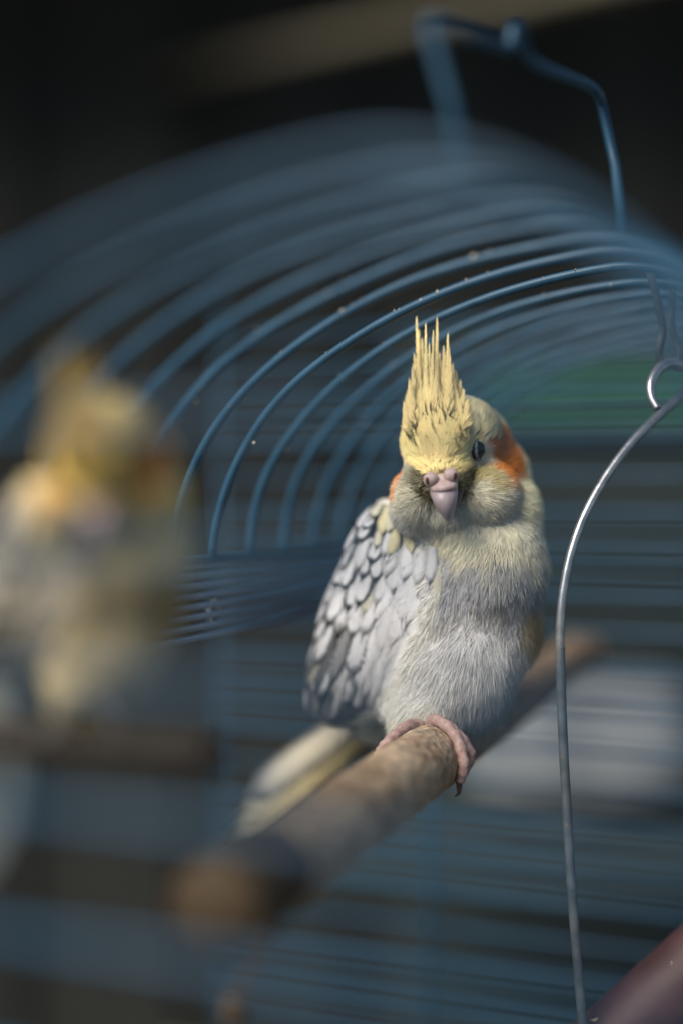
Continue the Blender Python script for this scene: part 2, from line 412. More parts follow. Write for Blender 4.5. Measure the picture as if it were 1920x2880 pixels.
# green crate
cr = empty('green_crate', P(1700, 1175, 1.0)); tag(cr, 'green plastic slatted crate behind the wire partition', 'crate')
for j, (v0, v1) in enumerate(((1030, 1062), (1070, 1108), (1116, 1172))):
    a = P(1420, v1, .98); b = P(2160, v0, .98)
    o = link('slat', box('slat', (b.x - a.x, .006, b.z - a.z), .002), M['green'], cr); o.location = ((a.x + b.x) / 2, .98, (a.z + b.z) / 2)
for u in (1425, 1780, 2150):
    a = P(u - 12, 1172, .986); b = P(u + 12, 1030, .986)
    o = link('crate_post', box('crate_post', (b.x - a.x, .006, b.z - a.z), .001), M['green'], cr); o.location = ((a.x + b.x) / 2, .9865, (a.z + b.z) / 2)
o = link('crate_side', box('crate_side', (.006, .25, .034), .001), M['green'], cr); o.location = P(1423, 1101, .98) + Vector((0, .13, 0))
sh = link('crate_shelf', box('crate_shelf', (.5, .3, .012), .002), M['board2']); sh.location = P(1800, 1172, .98) + Vector((0, .13, -.0072)); tag(sh, 'thin grey shelf under the green crate', 'shelf')
# pale sack
sm = sphere('feed_sack', 1, 5)
for v in sm.vertices:
    n_ = noise.noise(v.co * 1.6) * .14 + noise.noise(Vector((v.co.x * 5, v.co.y * 5, v.co.z * 1.6))) * .06
    q = v.co * (1 + n_)
    v.co = Vector((math.copysign(abs(q.x) ** .75, q.x) * .060, q.y * .045, math.copysign(abs(q.z) ** .7, q.z) * .046))
so = link('feed_sack', sm, M['sack']); so.scale = (1.6, 1.3, 1.3); so.location = P(1640, 2085, 1.15); tag(so, 'pale grey crumpled feed sack behind the wire partition', 'sack')
st = link('stand', box('stand', (.5, .26, .03), .003), M['board2']); st.location = P(1640, 2085, 1.15) + Vector((.04, .02, -.080)); tag(st, 'dark low shelf under the pale feed sack', 'shelf')

# ================================================================== PERCHES, SWING
pf = P(1190, 2147, .4375); far = P(1628, 1838, .66); pdir = (far - pf).normalized()
pend = pf - pdir * .146
perch = empty('wooden_perch', far); tag(perch, 'round tan wooden perch with a sanded sleeve under the yellow crested cockatiel', 'perch')
def rough_rod(name, a, b, r, n=40, m=90, amp=.00022, fr=420):
    d = (b - a); pts = [a + d * (i / m) for i in range(m + 1)]
    me = tube(name, pts, r, n)
    for v in me.vertices:
        p = v.co; t = (p - a).dot(d) / d.length_squared; ctr = a + d * t; rr = p - ctr
        if rr.length < r * .3: continue
        v.co = ctr + rr * (1 + (noise.noise(p * fr) * amp + noise.noise(p * fr * .25) * amp * 1.5) / r)
    return me
link('dowel', rough_rod('dowel', pf + pdir * .0, far, .0093, 28, 40, .0001), M['perch'], perch)
M['bare'] = noise_mat('shaded_bare_wood', (.040, .025, .011), (.075, .046, .02), 40, .8, .3)  # shade put into the wood colour so the near end fades into dark
link('bare_end', rough_rod('bare_end', pend, pf - pdir * .113, .01045, 36, 30, .00012), M['bare'], perch)
link('sleeve', rough_rod('sleeve', pf - pdir * .115, pf + pdir * .0105, .0105, 48, 140), M['sand'], perch)
link('end_cap', rough_rod('end_cap', far - pdir * .001, far + pdir * .006, .0106, 24, 3), M['perch'], perch)
link('fixing_screw', tube('fixing_screw', [far + pdir * .004, far + pdir * .022], .002, 8), M['steel'], perch)

# swing
swing = empty('bird_swing', P(1640, 2900, .43)); tag(swing, 'bent steel wire bird swing with a maroon wooden perch at right', 'bird swing')
sw = [P(1950, 1075, .470), P(1905, 1120, .466), P(1840, 1178, .462), P(1770, 1250, .457), P(1700, 1345, .452), P(1640, 1455, .447), P(1602, 1565, .444), P(1580, 1680, .442), P(1573, 1790, .441), P(1576, 1920, .441), P(1583, 2100, .441)]
link('frame', tube('frame', catmull(sw, 8), .00142, 14), M['steel'], swing)
s2 = [P(1574, 1815, .441), P(1576, 1920, .441), P(1583, 2100, .441), P(1594, 2300, .441), P(1606, 2500, .440), P(1622, 2700, .440), P(1638, 2890, .440), P(1648, 3000, .440)]
link('frame_lower', tube('frame_lower', catmull(s2, 8), .00150, 14), M['steel_dirty'], swing)
rg = [P(1912, 1030, .462), P(1880, 1024, .460), P(1850, 1040, .457), P(1830, 1075, .454), P(1830, 1115, .452), P(1848, 1150, .450)]
rga = catmull(rg, 6)
link('top_loop', tube('top_loop', rga, [.0021 - .0008 * (i / len(rga)) for i in range(len(rga))], 12), M['steel'], swing)
link('top_loop', tube('top_loop', catmull([P(1912, 1030, .462), P(1945, 1035, .465), P(1962, 1062, .468), P(1950, 1078, .470)], 6), .0019, 12), M['steel'], swing)
link('hook', tube('hook', catmull([P(1842, 762, .4525), P(1834, 752, .452), P(1828, 765, .452), P(1838, 800, .453), P(1856, 880, .456), P(1864, 930, .458), P(1853, 985, .460), P(1862, 1022, .462), P(1890, 1030, .463)], 6), .0013, 10), M['steel_dirty'], swing)
link('hook', tube('hook', catmull([P(1905, 776, .4625), P(1898, 766, .462), P(1892, 780, .462), P(1893, 835, .463), P(1888, 900, .464), P(1900, 955, .465), P(1912, 990, .465), P(1905, 1030, .466)], 6), .0012, 10), M['steel_dirty'], swing)
spa = P(1560, 3085, .446); spb = P(2120, 2570, .462)
link('swing_perch', rough_rod('swing_perch', spa, spb, .0125, 36, 40, .0001), M['maroon'], swing)
hvm = mesh_np('husk', [tuple(P(1668, 2868, .4335) + Vector(q) * .001) for q in ((-1.2, 0, -.2), (0, -.4, .5), (1.5, 0, .6), (.4, -.1, -.4))], [[(0, 1, 3), (1, 2, 3)]], False)
link('husk', hvm, M['husk'], swing)

# small bead on a cord under the near end of the perch
bd = empty('hanging_bead', P(660, 2840, .345)); tag(bd, 'small brown bead on a dark cord below the near end of the perch', 'bird toy')
link('cord', tube('cord', catmull([P(815, 2492, .345), P(775, 2600, .345), P(735, 2670, .345), P(690, 2760, .345), P(665, 2830, .345)], 5), .0011, 8), M['cord'], bd)
o = link('bead', sphere('bead', .0034, 3, (1, 1, 1.3)), M['bead'], bd); o.location = P(660, 2842, .345)

# cuttlebone at the left edge
cbm = sphere('cuttlebone', 1, 4)
for v in cbm.vertices:
    v.co = Vector((v.co.x * .0125 * (1 - .18 * v.co.z), v.co.y * .006, v.co.z * .029 + .002 * v.co.x ** 2))
cb = link('cuttlebone', cbm, M['bone']); cb.location = P(-55, 2170, .335); cb.rotation_euler = (0, R(4), R(20)); tag(cb, 'pale oval cuttlebone hanging upright at the far left edge', 'cuttlebone')

# ================================================================== COCKATIEL
def smooth(x, a, b):
    t = np.clip((x - a) / (b - a), 0, 1); return t * t * (3 - 2 * t)
def UVof(p):
    """bird-space chart: front elevation in photo-pixel units (orthographic)"""
    k = FPX / .455
    return 960 + p[:, 0] * k, 1400 - (p[:, 2] - H) * k

ELL = [  # u, v, depth, radius u, v (px), depth radius (m), roll deg
    (1232, 1248, .4535, 100, 120, .0135, 0),   # forehead
    (1236, 1330, .4510, 92, 80, .0110, 0),     # lores
    (1285, 1240, .4620, 112, 122, .0160, 0),   # crown
    (1306, 1276, .4715, 130, 138, .0185, 0),   # back of head
    (1385, 1350, .4740, 98, 120, .0170, 0),    # nape
    (1362, 1395, .4550, 92, 95, .0110, 0),     # cheek, bird's left
    (1172, 1405, .4555, 66, 88, .0100, 0),     # cheek, bird's right
    (1265, 1432, .4570, 110, 70, .0110, 0),    # chin
    (1330, 1490, .4665, 180, 115, .0190, 0),   # neck
    (1418, 1450, .4690, 98, 120, .0180, 0),    # side of the neck
    (1400, 1745, .4680, 122, 150, .0200, 0),   # flank
    (1385, 1600, .4645, 150, 190, .0220, 6),   # breast
    (1270, 1690, .4760, 250, 280, .0270, 12),  # torso
    (1110, 1560, .4780, 128, 150, .0200, 25),  # shoulder
    (1040, 1760, .4830, 135, 270, .0190, 14),  # folded wing
    (965, 1900, .4880, 112, 150, .0130, 12),   # wing end
    (1090, 1850, .4800, 120, 170, .0170, 16),
    (1290, 1860, .4670, 172, 190, .0220, 14),  # belly
    (1200, 1985, .4610, 92, 118, .0150, 10),    # thigh
    (1280, 1950, .4680, 95, 110, .0150, 20),
    (1100, 1960, .5000, 110, 110, .0150, 30),  # rump
]
bm = bmesh.new()
for (u, v, d, ru, rv, rd, roll) in ELL:
    k = d / FPX
    mt = Matrix.Translation(P(u, v, d)) @ Matrix.Rotation(R(roll), 4, 'Y') @ Matrix.Diagonal((ru * k, rd, rv * k, 1))
    bmesh.ops.create_icosphere(bm, subdivisions=4, radius=1.0, matrix=mt)
tmp = bpy.data.meshes.new('tmp'); bm.to_mesh(tmp); bm.free()
to = bpy.data.objects.new('tmp', tmp); COL.objects.link(to)
md = to.modifiers.new('r', 'REMESH'); md.mode = 'VOXEL'; md.voxel_size = .0011
ms = to.modifiers.new('s', 'SMOOTH'); ms.factor = .5; ms.iterations = 7
dg = bpy.context.evaluated_depsgraph_get()
body_me = bpy.data.meshes.new_from_object(to.evaluated_get(dg)); body_me.name = 'body'
bpy.data.objects.remove(to); bpy.data.meshes.remove(tmp)
nv = len(body_me.vertices)
BV = np.empty(nv * 3, dtype=np.float32); body_me.vertices.foreach_get('co', BV); BV = BV.reshape(-1, 3).astype(float)
body_me.polygons.foreach_set('use_smooth', np.ones(len(body_me.polygons), dtype=bool))
body_me.calc_loop_triangles()
BT = np.empty(len(body_me.loop_triangles) * 3, dtype=np.int32); body_me.loop_triangles.foreach_get('vertices', BT); BT = BT.reshape(-1, 3)
BN = np.empty(nv * 3, dtype=np.float32); body_me.vertices.foreach_get('normal', BN); BN = BN.reshape(-1, 3).astype(float)
# even out the trunk (not the head) so the joins between its masses do not show
ed = np.empty(len(body_me.edges) * 2, dtype=np.int32); body_me.edges.foreach_get('vertices', ed); ed = ed.reshape(-1, 2)
deg = np.bincount(ed.ravel(), minlength=nv).astype(float)[:, None]
wsm = smooth(1400 - (BV[:, 2] - H) * FPX / .455, 1470, 1540)[:, None]
wsm = wsm * smooth(1400 - (BV[:, 2] - H) * FPX / .455, 2060, 1990)[:, None] + .25 * (1 - wsm)
for _ in range(60):
    acc = np.zeros_like(BV); np.add.at(acc, ed[:, 0], BV[ed[:, 1]]); np.add.at(acc, ed[:, 1], BV[ed[:, 0]])
    BV = BV + (acc / deg - BV) * wsm * (.6 if _ < 50 else .6)
    if _ > 8: wsm = np.where(wsm <= .26, 0, wsm)
body_me.vertices.foreach_set('co', BV.astype(np.float32).ravel()); body_me.update()
body_me.vertices.foreach_get('normal', BNf := np.empty(nv * 3, dtype=np.float32)); BN = BNf.reshape(-1, 3).astype(float)
bvh = BVHTree.FromPolygons([tuple(v) for v in BV], [tuple(int(x) for x in t) for t in BT])

def lerp(a, b, t): return a + (b - a) * t[:, None]
YEL = np.array((.94, .71, .33)); CREAM = np.array((.96, .89, .66)); ORA = np.array((.68, .24, .06)); OLIVE = np.array((.33, .30, .18))
GREY = np.array((.50, .50, .525)); PALE = np.array((.82, .81, .79)); WHITE = np.array((.74, .74, .77)); DARK = np.array((.055, .06, .07))
BUFF = np.array((.50, .36, .16)); SHADE_BLUE = np.array((.26, .28, .33))

def nz(p, s, off=0.):
    """cheap smooth 3-D noise by a few rotated sines, about -1..1"""
    x, y, z = p[:, 0] * s + off, p[:, 1] * s + off * 1.7, p[:, 2] * s - off * .6
    return (np.sin(x * 1.3 + 1.7 * np.sin(y * 1.1 + z * .7)) + np.sin(z * 1.7 + 1.3 * np.sin(x * .9 - y)) + np.sin(y * 1.9 + 1.1 * np.sin(z * 1.3 + x * .4))) / 3

def in_wing(p, soft=14):
    u, v = UVof(p)
    ur = np.interp(v, [1400, 1450, 1500, 1560, 1650, 1750, 1850, 1950, 2000, 2080], [1090, 1140, 1190, 1225, 1232, 1210, 1180, 1130, 1090, 1040])
    return smooth(u - ur, soft, -soft) * smooth(v, 1395, 1430)

def plume_color(p, wing_on=True):
    u, v = UVof(p)
    u = u + nz(p, 520) * 12; v = v + nz(p, 480, 5) * 14
    n = len(p)
    c = np.tile(GREY, (n, 1))
    # belly
    mott = nz(p, 300, 8) * 55
    c = lerp(c, PALE, smooth(v + mott, 1600, 1900))
    c = lerp(c, np.array((.84, .81, .64)), smooth(v, 1930, 2000) * smooth(u, 1330, 1220))
    c = lerp(c, SHADE_BLUE, smooth(u - np.interp(v, [1800, 2000, 2100], [1480, 1330, 1270]), -60, 60) * smooth(v, 1800, 1880) * .8)  # bluish shade painted into the plumage at the belly's lower right
    # breast: cream streaks on grey
    st = smooth(nz(np.stack([p[:, 0] * 2.6, p[:, 1] * 2.6, p[:, 2] * .6], 1), 420, 3), .05, .6)
    c = lerp(c, np.array((.66, .63, .53)), st * smooth(v, 1520, 1560) * smooth(v, 1840, 1700) * .55)
    c = lerp(c, BUFF * 1.3, smooth(u, 1440, 1485) * smooth(v, 1680, 1720) * smooth(v, 1830, 1780) * .8)
    # collar
    col = smooth(v + (u - 1380) * .06, 1585, 1530)
    c = lerp(c, CREAM, col * smooth(u, 1150, 1240))
    # back of the neck / nape side
    c = lerp(c, np.array((.92, .86, .68)), smooth(u, 1440, 1475) * smooth(v, 1640, 1560))
    # head
    hd = smooth(v, 1475, 1440)
    low = OLIVE + 0 * p
    c = lerp(c, np.array((.66, .64, .52)), hd)
    c = lerp(c, np.array((.44, .44, .40)), hd * smooth(v, 1385, 1450) * .8)
    # dark lores by the beak
    db = np.hypot((u - 1240) / 1.25, v - 1352)
    c = lerp(c, np.array((.12, .10, .045)), smooth(db, 88, 52) * hd * .95)
    # yellow forehead and crown front
    fh = smooth(np.hypot((u - 1232) / 108, (v - 1225) / 118), 1.07, .93)
    c = lerp(c, YEL, fh)
    # crown and nape: pale cream
    bk = smooth(u - np.interp(v, [1100, 1200, 1300, 1400, 1500], [1320, 1395, 1440, 1455, 1440]), -14, 14) * smooth(v, 1520, 1470)
    top = smooth(v, 1255, 1215) * smooth(u, 1318, 1340)
    c = lerp(c, np.array((.95, .83, .54)), np.maximum(bk, top) * hd)
    # orange ear patches
    e1 = smooth(np.hypot((u - 1406 - (v - 1280) * .18) / 56, (v - 1282) / 88), 1.22, .74) * smooth(p[:, 1], .30, .40)
    e2 = smooth(np.hypot((u - 1118) / 26, (v - 1335) / 70), 1.1, .85)
    c = lerp(c, ORA, np.maximum(e1, e2))
    # strip under the eye: dull yellow
    ll = smooth(np.abs(v - 1333 + (u - 1300) * .10), 15, 5) * smooth(u, 1280, 1300) * smooth(u, 1350, 1330)
    c = lerp(c, np.array((.09, .08, .04)), ll * .9)
    ue = smooth(np.hypot((u - 1362) / 60, (v - 1345) / 36), 1.1, .7)
    c = lerp(c, np.array((.46, .37, .14)), ue * .8 * (1 - e1))
    if not wing_on: return c
    w = in_wing(p)
    wl2 = smooth(u, 1120, 1020)[:, None]; c = c * (1 - w[:, None]) + w[:, None] * (np.array((.24, .25, .27)) * wl2 + np.array((.60, .60, .62)) * (1 - wl2))  # left wing ground darkened, painting shade into the gaps between feathers
    return c

cols = plume_color(BV) * .8  # skin colour toned down to match the self-shadow among the barbs
a = body_me.color_attributes.new('Col', 'FLOAT_COLOR', 'POINT'); cc = np.ones((nv, 4), dtype=np.float32); cc[:, :3] = cols; a.data.foreach_set('color', cc.ravel())
bird = empty('cockatiel', P(1200, 2060, .45))
tag(bird, 'yellow crested cockatiel with orange cheeks and white scalloped wing, sharp on the perch', 'bird')
body_me.materials.clear()
link('body', body_me, M['skin'], bird)

# ---- plumage: fans of barbs all over the body
tri = BV[BT]; tn = np.cross(tri[:, 1] - tri[:, 0], tri[:, 2] - tri[:, 0]); area = np.linalg.norm(tn, axis=1) / 2
ctr = tri.mean(1); uu, vv = UVof(ctr)
headw = smooth(vv, 1520, 1440)
dens = area * (1 + 2.4 * headw + .4 * smooth(vv, 1720, 1800))
NS = 34000
pick = rng.choice(len(BT), NS, p=dens / dens.sum())
r1 = np.sqrt(rng.random(NS)); r2 = rng.random(NS)
S = tri[pick, 0] * (1 - r1)[:, None] + tri[pick, 1] * (r1 * (1 - r2))[:, None] + tri[pick, 2] * (r1 * r2)[:, None]
SN = BN[BT[pick]].mean(1); SN /= np.linalg.norm(SN, axis=1)[:, None]
wi = in_wing(S, 42); keep = wi < .93 - .25 * rng.random(len(S))
wi = wi[keep]
S = S[keep]; SN = SN[keep]
su, sv = UVof(S)
beakb = np.array(P(1240, 1362, .4375))
fl = S - beakb; fl /= np.linalg.norm(fl, axis=1)[:, None]
fd = np.tile(np.array((-.22, .30, -1.0)), (len(S), 1))
fd[:, 0] += (su - 1330) / 260 * .55 * smooth(sv, 1480, 1560) - .35 * wi
wb = smooth(sv, 1425, 1520)[:, None]
fl = fl * (1 - wb) + fd * wb
fl -= SN * (fl * SN).sum(1)[:, None]; fl /= (np.linalg.norm(fl, axis=1)[:, None] + 1e-9)
hw = smooth(sv, 1530, 1430); bel = smooth(sv, 1640, 1880)
dbk = np.linalg.norm(S - beakb, axis=1)
LEN = (.0062 * (1 - hw) + .0040 * hw + .003 * bel) * (.35 + .65 * smooth(dbk, .003, .012)) * rng.uniform(.8, 1.2, len(S))
NB = 13
ang = np.linspace(-.42, .42, NB)[None, :] + rng.normal(0, .09, (len(S), NB)) + rng.normal(0, .12, (len(S), 1))
side = np.cross(fl, SN)
D = fl[:, None, :] * np.cos(ang)[..., None] + side[:, None, :] * np.sin(ang)[..., None]
Lb = LEN[:, None] * (np.cos(ang * 1.6)) * rng.uniform(.8, 1.1, ang.shape)
fhm0 = smooth(sv, 1345, 1320) * smooth(su, 1350, 1325)
B0 = S[:, None, :] + fl[:, None, :] * (LEN[:, None] * rng.uniform(0, .3, ang.shape))[..., None] + SN[:, None, :] * (.0002 + .0002 * rng.random(len(S)) + .0016 * wi)[:, None, None]
fhm = smooth(sv, 1345, 1320) * smooth(su, 1350, 1325)
lift = (1 - .55 * fhm[:, None]) * (rng.uniform(.05, .16, (len(S), 1)) + rng.uniform(-.03, .03, ang.shape)) * (1 - .3 * bel[:, None])
colS = plume_color(S, False); colS = lerp(colS, np.array((.92, .90, .84)), smooth(wi, .05, .5) * .9)
colS = colS * (1 + rng.uniform(-.12, .12, (len(S), 1)) * (1 - .7 * bel[:, None]))
Cb = np.repeat(colS[:, None, :], NB, 1) * rng.uniform(.88, 1.1, (*ang.shape, 1))

def blades(B, Dv, Nr, L, W, lift, C0, C1):
    n = len(B); sd = np.cross(Dv, Nr); sd /= (np.linalg.norm(sd, axis=1)[:, None] + 1e-9)
    q1 = B + Dv * (L * .5)[:, None] + Nr * (L * lift * .75)[:, None]
    q2 = B + Dv * L[:, None] + Nr * (L * lift)[:, None]
    h = (W * .5)[:, None] * sd
    V = np.stack([B - h, B + h, q1 - h * .9, q1 + h * .9, q2], 1).reshape(-1, 3)
    C = np.stack([C0, C0, (C0 + C1) / 2, (C0 + C1) / 2, C1], 1).reshape(-1, 3)
    i = np.arange(n)[:, None] * 5
    return V, C, i + np.array([[0, 1, 3, 2]]), i + np.array([[2, 3, 4]])
nb = ang.size
Nr = np.repeat(SN[:, None, :], NB, 1).reshape(-1, 3) + rng.normal(0, .22, (nb, 3))
Wd = (np.repeat((.00026 * (1 - hw) + .00019 * hw - .00004 * bel)[:, None], NB, 1) * rng.uniform(.7, 1.2, ang.shape)).ravel()
tipmul = 1 + .25 * np.repeat(hw[:, None], NB, 1).ravel()
C0 = Cb.reshape(-1, 3)
cheek = smooth(sv, 1330, 1370) * smooth(sv, 1500, 1460) * smooth(su, 1470, 1420)
tipc = np.repeat((cheek * (rng.random(len(S)) < .55))[:, None], NB, 1).ravel() * (rng.random(nb) < .7)
V, C, Q, T = blades(B0.reshape(-1, 3), D.reshape(-1, 3), Nr, Lb.ravel(), Wd, lift.ravel(), C0 * .92, np.clip(lerp(C0 * tipmul[:, None], np.array((.80, .74, .54)), tipc), 0, .97))
SHN = np.repeat(SN[:, None, :], NB, 1).reshape(-1, 3) * 1.0 + rng.normal(0, .16, (nb, 3)) + np.repeat(rng.normal(0, .10, (len(S), 1, 3)), NB, 1).reshape(-1, 3)
SHN += np.repeat(fhm[:, None], NB, 1).ravel()[:, None] * np.array((-.12, -.1, .40))
SHN /= np.linalg.norm(SHN, axis=1)[:, None]
pl = link('plumage', mesh_np('plumage', V, [Q, T], True, C, nrm=np.repeat(SHN, 5, 0)), M['plume'], bird); tag(pl, kind='stuff')

# ---- crest: long narrow yellow feathers, each with barbs on both sides of its shaft
def barbed_feather(name, path, width, col, nbarb=46, tipcol=None, barb=.0048, base_n=None):
    pts = [np.array(p) for p in catmull(path, 10)]; m = len(pts)
    seg = np.array(pts); view = np.array((0.15, -1, .25)); 
    Bs = []; Ds = []; Ns = []; Ls = []; Ws = []; Cs = []
    for sgn in (-1, 1):
        for i in range(nbarb):
            s = (i + rng.random()) / nbarb
            f = s * (m - 1); k = min(int(f), m - 2); p = seg[k] + (seg[k + 1] - seg[k]) * (f - k)
            t = seg[k + 1] - seg[k]; t /= np.linalg.norm(t)
            sd = np.cross(t, view); sd /= np.linalg.norm(sd)
            wv = math.sin(math.pi * min(1, .22 + .78 * s)) ** .55 if s < 1 else 0
            wv = max(.12, wv) * (1 - .55 * s)
            L_ = barb * (.75 + .4 * rng.random()) * (1 - .45 * s)
            off = sgn * width * wv
            dv = t * L_ + sd * off * rng.uniform(.7, 1.15) + view * rng.normal(0, .0001)
            ll = np.linalg.norm(dv)
            Bs.append(p); Ds.append(dv / ll); Ns.append(-np.cross(t, sd) * 1.0 + rng.normal(0, .12, 3)); Ls.append(ll); Ws.append(.00022 * rng.uniform(.8, 1.2))
            Cs.append(col * rng.uniform(.9, 1.1))
    Ns = np.array(Ns); 
    fl_ = (Ns * view).sum(1) < 0; Ns[~fl_] *= -1; Ns = -Ns
    Ns /= np.linalg.norm(Ns, axis=1)[:, None]
    Cs = np.array(Cs)
    V, C, Q, T = blades(np.array(Bs), np.array(Ds), Ns, np.array(Ls), np.array(Ws), np.zeros(len(Bs)), Cs, np.clip(Cs * 1.04, 0, .9))
    # shaft
    n0 = len(V); sv_ = []; sc = []
    for i in range(m):
        t = seg[min(i + 1, m - 1)] - seg[max(i - 1, 0)]; t /= np.linalg.norm(t); sd = np.cross(t, view); sd /= np.linalg.norm(sd)
        w = .00016 * (1 - .8 * i / m)
        sv_ += [seg[i] - sd * w - view * .00008, seg[i] + sd * w - view * .00008]; sc += [np.clip(col * 1.12, 0, .9)] * 2
    qs = np.array([[n0 + 2 * i, n0 + 2 * i + 1, n0 + 2 * i + 3, n0 + 2 * i + 2] for i in range(m - 1)])
    V = np.concatenate([V, np.array(sv_)]); C = np.concatenate([C, np.array(sc)])
    nn = Ns * 0 + np.array((-.12, -.9, .30)) + rng.normal(0, .14, Ns.shape) + (np.array(Ds) - (np.array(Ds) * np.array((0, 0, 1.))).sum(1)[:, None] * np.array((0, 0, 1.))) * .4
    if base_n is not None: nn = np.array(base_n)[None, :] + rng.normal(0, .07, Ns.shape)
    nn /= np.linalg.norm(nn, axis=1)[:, None]
    nn = np.concatenate([np.repeat(nn, 5, 0), np.tile(np.array((-.13, -.94, .31)), (len(sv_), 1))])
    return mesh_np(name, V, [np.concatenate([Q, qs]), T], True, C, nrm=nn)

crest = empty('crest', P(1230, 1150, .452)); crest.parent = bird; crest.matrix_parent_inverse = Matrix.Translation(bird.location).inverted()
def clink(name, me, m, par):
    o = bpy.data.objects.new(name, me); COL.objects.link(o); me.materials.append(m); o.parent = par
    o.matrix_parent_inverse = Matrix.Translation(par.location).inverted(); return o
YC = np.array((.95, .74, .36))
CREST = [  # tip u, v ; root u, v
    (1171, 908, 1190, 1190), (1196, 927, 1205, 1180), (1186, 968, 1195, 1200), (1228, 911, 1226, 1180), (1217, 948, 1218, 1190), (1258, 957, 1250, 1180), (1247, 992, 1243, 1200),
    (1206, 985, 1208, 1210), (1272, 1040, 1262, 1190), (1165, 1010, 1180, 1200), (1281, 1062, 1275, 1200), (1152, 1085, 1172, 1215), (1148, 1120, 1165, 1225), (1293, 1088, 1282, 1205),
    (1302, 1112, 1290, 1215), (1160, 1050, 1178, 1210), (1235, 1010, 1233, 1200), (1225, 1060, 1226, 1220), (1250, 1055, 1248, 1215), (1195, 1065, 1200, 1225), (1212, 1100, 1214, 1240),
    (1138, 1150, 1158, 1240), (1312, 1140, 1296, 1225), (1268, 1105, 1262, 1235), (1240, 1120, 1240, 1250), (1182, 1110, 1188, 1240), (1262, 1000, 1256, 1195), (1178, 945, 1190, 1195)]
for i in range(14): CREST.append((1228 + rng.uniform(-72, 72), rng.uniform(1060, 1120), 0, rng.uniform(1215, 1262))); CREST[-1] = (CREST[-1][0], CREST[-1][1] + .5 * abs(CREST[-1][0] - 1228), 1228 + (CREST[-1][0] - 1228) * .85, CREST[-1][3])
for i, (tu, tv, ru, rv) in enumerate(CREST):
    ln = rv - tv
    d0 = .4415 + .006 * rng.random() + .00004 * max(0, 1215 - rv); d1 = d0 - .001 + .010 * (ln / 290) * rng.uniform(.5, 1.0)
    mid = ((tu * .42 + ru * .58) - 4 * np.sign(1228 - tu), tv * .42 + rv * .58)
    me = barbed_feather('feather', [P(ru, rv, d0 + .004), P(ru * .8 + mid[0] * .2, rv * .75 + mid[1] * .25, d0), P(mid[0], mid[1], d0 * .6 + d1 * .4), P(tu, tv, d1)],
                        (.0014 if ln > 215 else .0022) + .0007 * rng.random(), YC * rng.uniform(.95, 1.06), int(95 + ln * .25))
    clink('feather', me, M['crest'], crest)

# short overlapping feathers where the crest grows out of the forehead
for i in range(46):
    ru = rng.uniform(1140, 1322); rv = rng.uniform(1215, 1300) - 55 * abs((ru - 1232) / 95) ** 2 * .6
    ln = rng.uniform(70, 125); tu = ru + (1228 - ru) * .12 + rng.normal(0, 4); tv = rv - ln
    org = Vector((0, 0, H)); ds = []
    for f in (0, .5, 1):
        hit = bvh.ray_cast(org, (P(ru + (tu - ru) * f, rv + (tv - rv) * f, 1) - org).normalized())
        ds.append(hit[0].y if hit[0] is not None else (ds[-1] + .0015 if ds else .445))
    me = barbed_feather('feather', [P(ru, rv, ds[0] - .0002), P((ru + tu) / 2, (rv + tv) / 2, min(ds[1], ds[0] + .002) - .0005), P(tu, tv, min(ds[2], ds[0] + .0045) - .0009)], .0022 + .0008 * rng.random(), YC * np.array((1, .985, .96)) * rng.uniform(.95, 1.03), 130, barb=.0052, base_n=tuple(bvh.find_nearest(P(ru, rv - 30, ds[0]))[1] * .55 + Vector((-.18, -.5, .50))))
    clink('feather', me, M['crest'], crest)

for i in range(26):    # cream feathers that carry the crest over on to the crown
    ru = rng.uniform(1296, 1392); rv = rng.uniform(1185, 1262) - (1392 - ru) * .12
    ln = rng.uniform(45, 80); tu = ru + rng.uniform(-6, 16); tv = rv - ln
    org = Vector((0, 0, H)); hit = bvh.ray_cast(org, (P(ru, rv, 1) - org).normalized())
    if hit[0] is None: continue
    q1 = bvh.find_nearest(P((ru + tu) / 2, (rv + tv) / 2, hit[0].y + .001)); q2 = bvh.find_nearest(P(tu, tv, hit[0].y + .003))
    me = barbed_feather('feather', [hit[0] + hit[1] * .0002, q1[0] + q1[1] * .0007, q2[0] + q2[1] * .0012], .0024, np.array((.95, .80, .48)) * rng.uniform(.95, 1.03), 90, barb=.0042, base_n=tuple(q1[1]))
    clink('feather', me, M['crest'], crest)

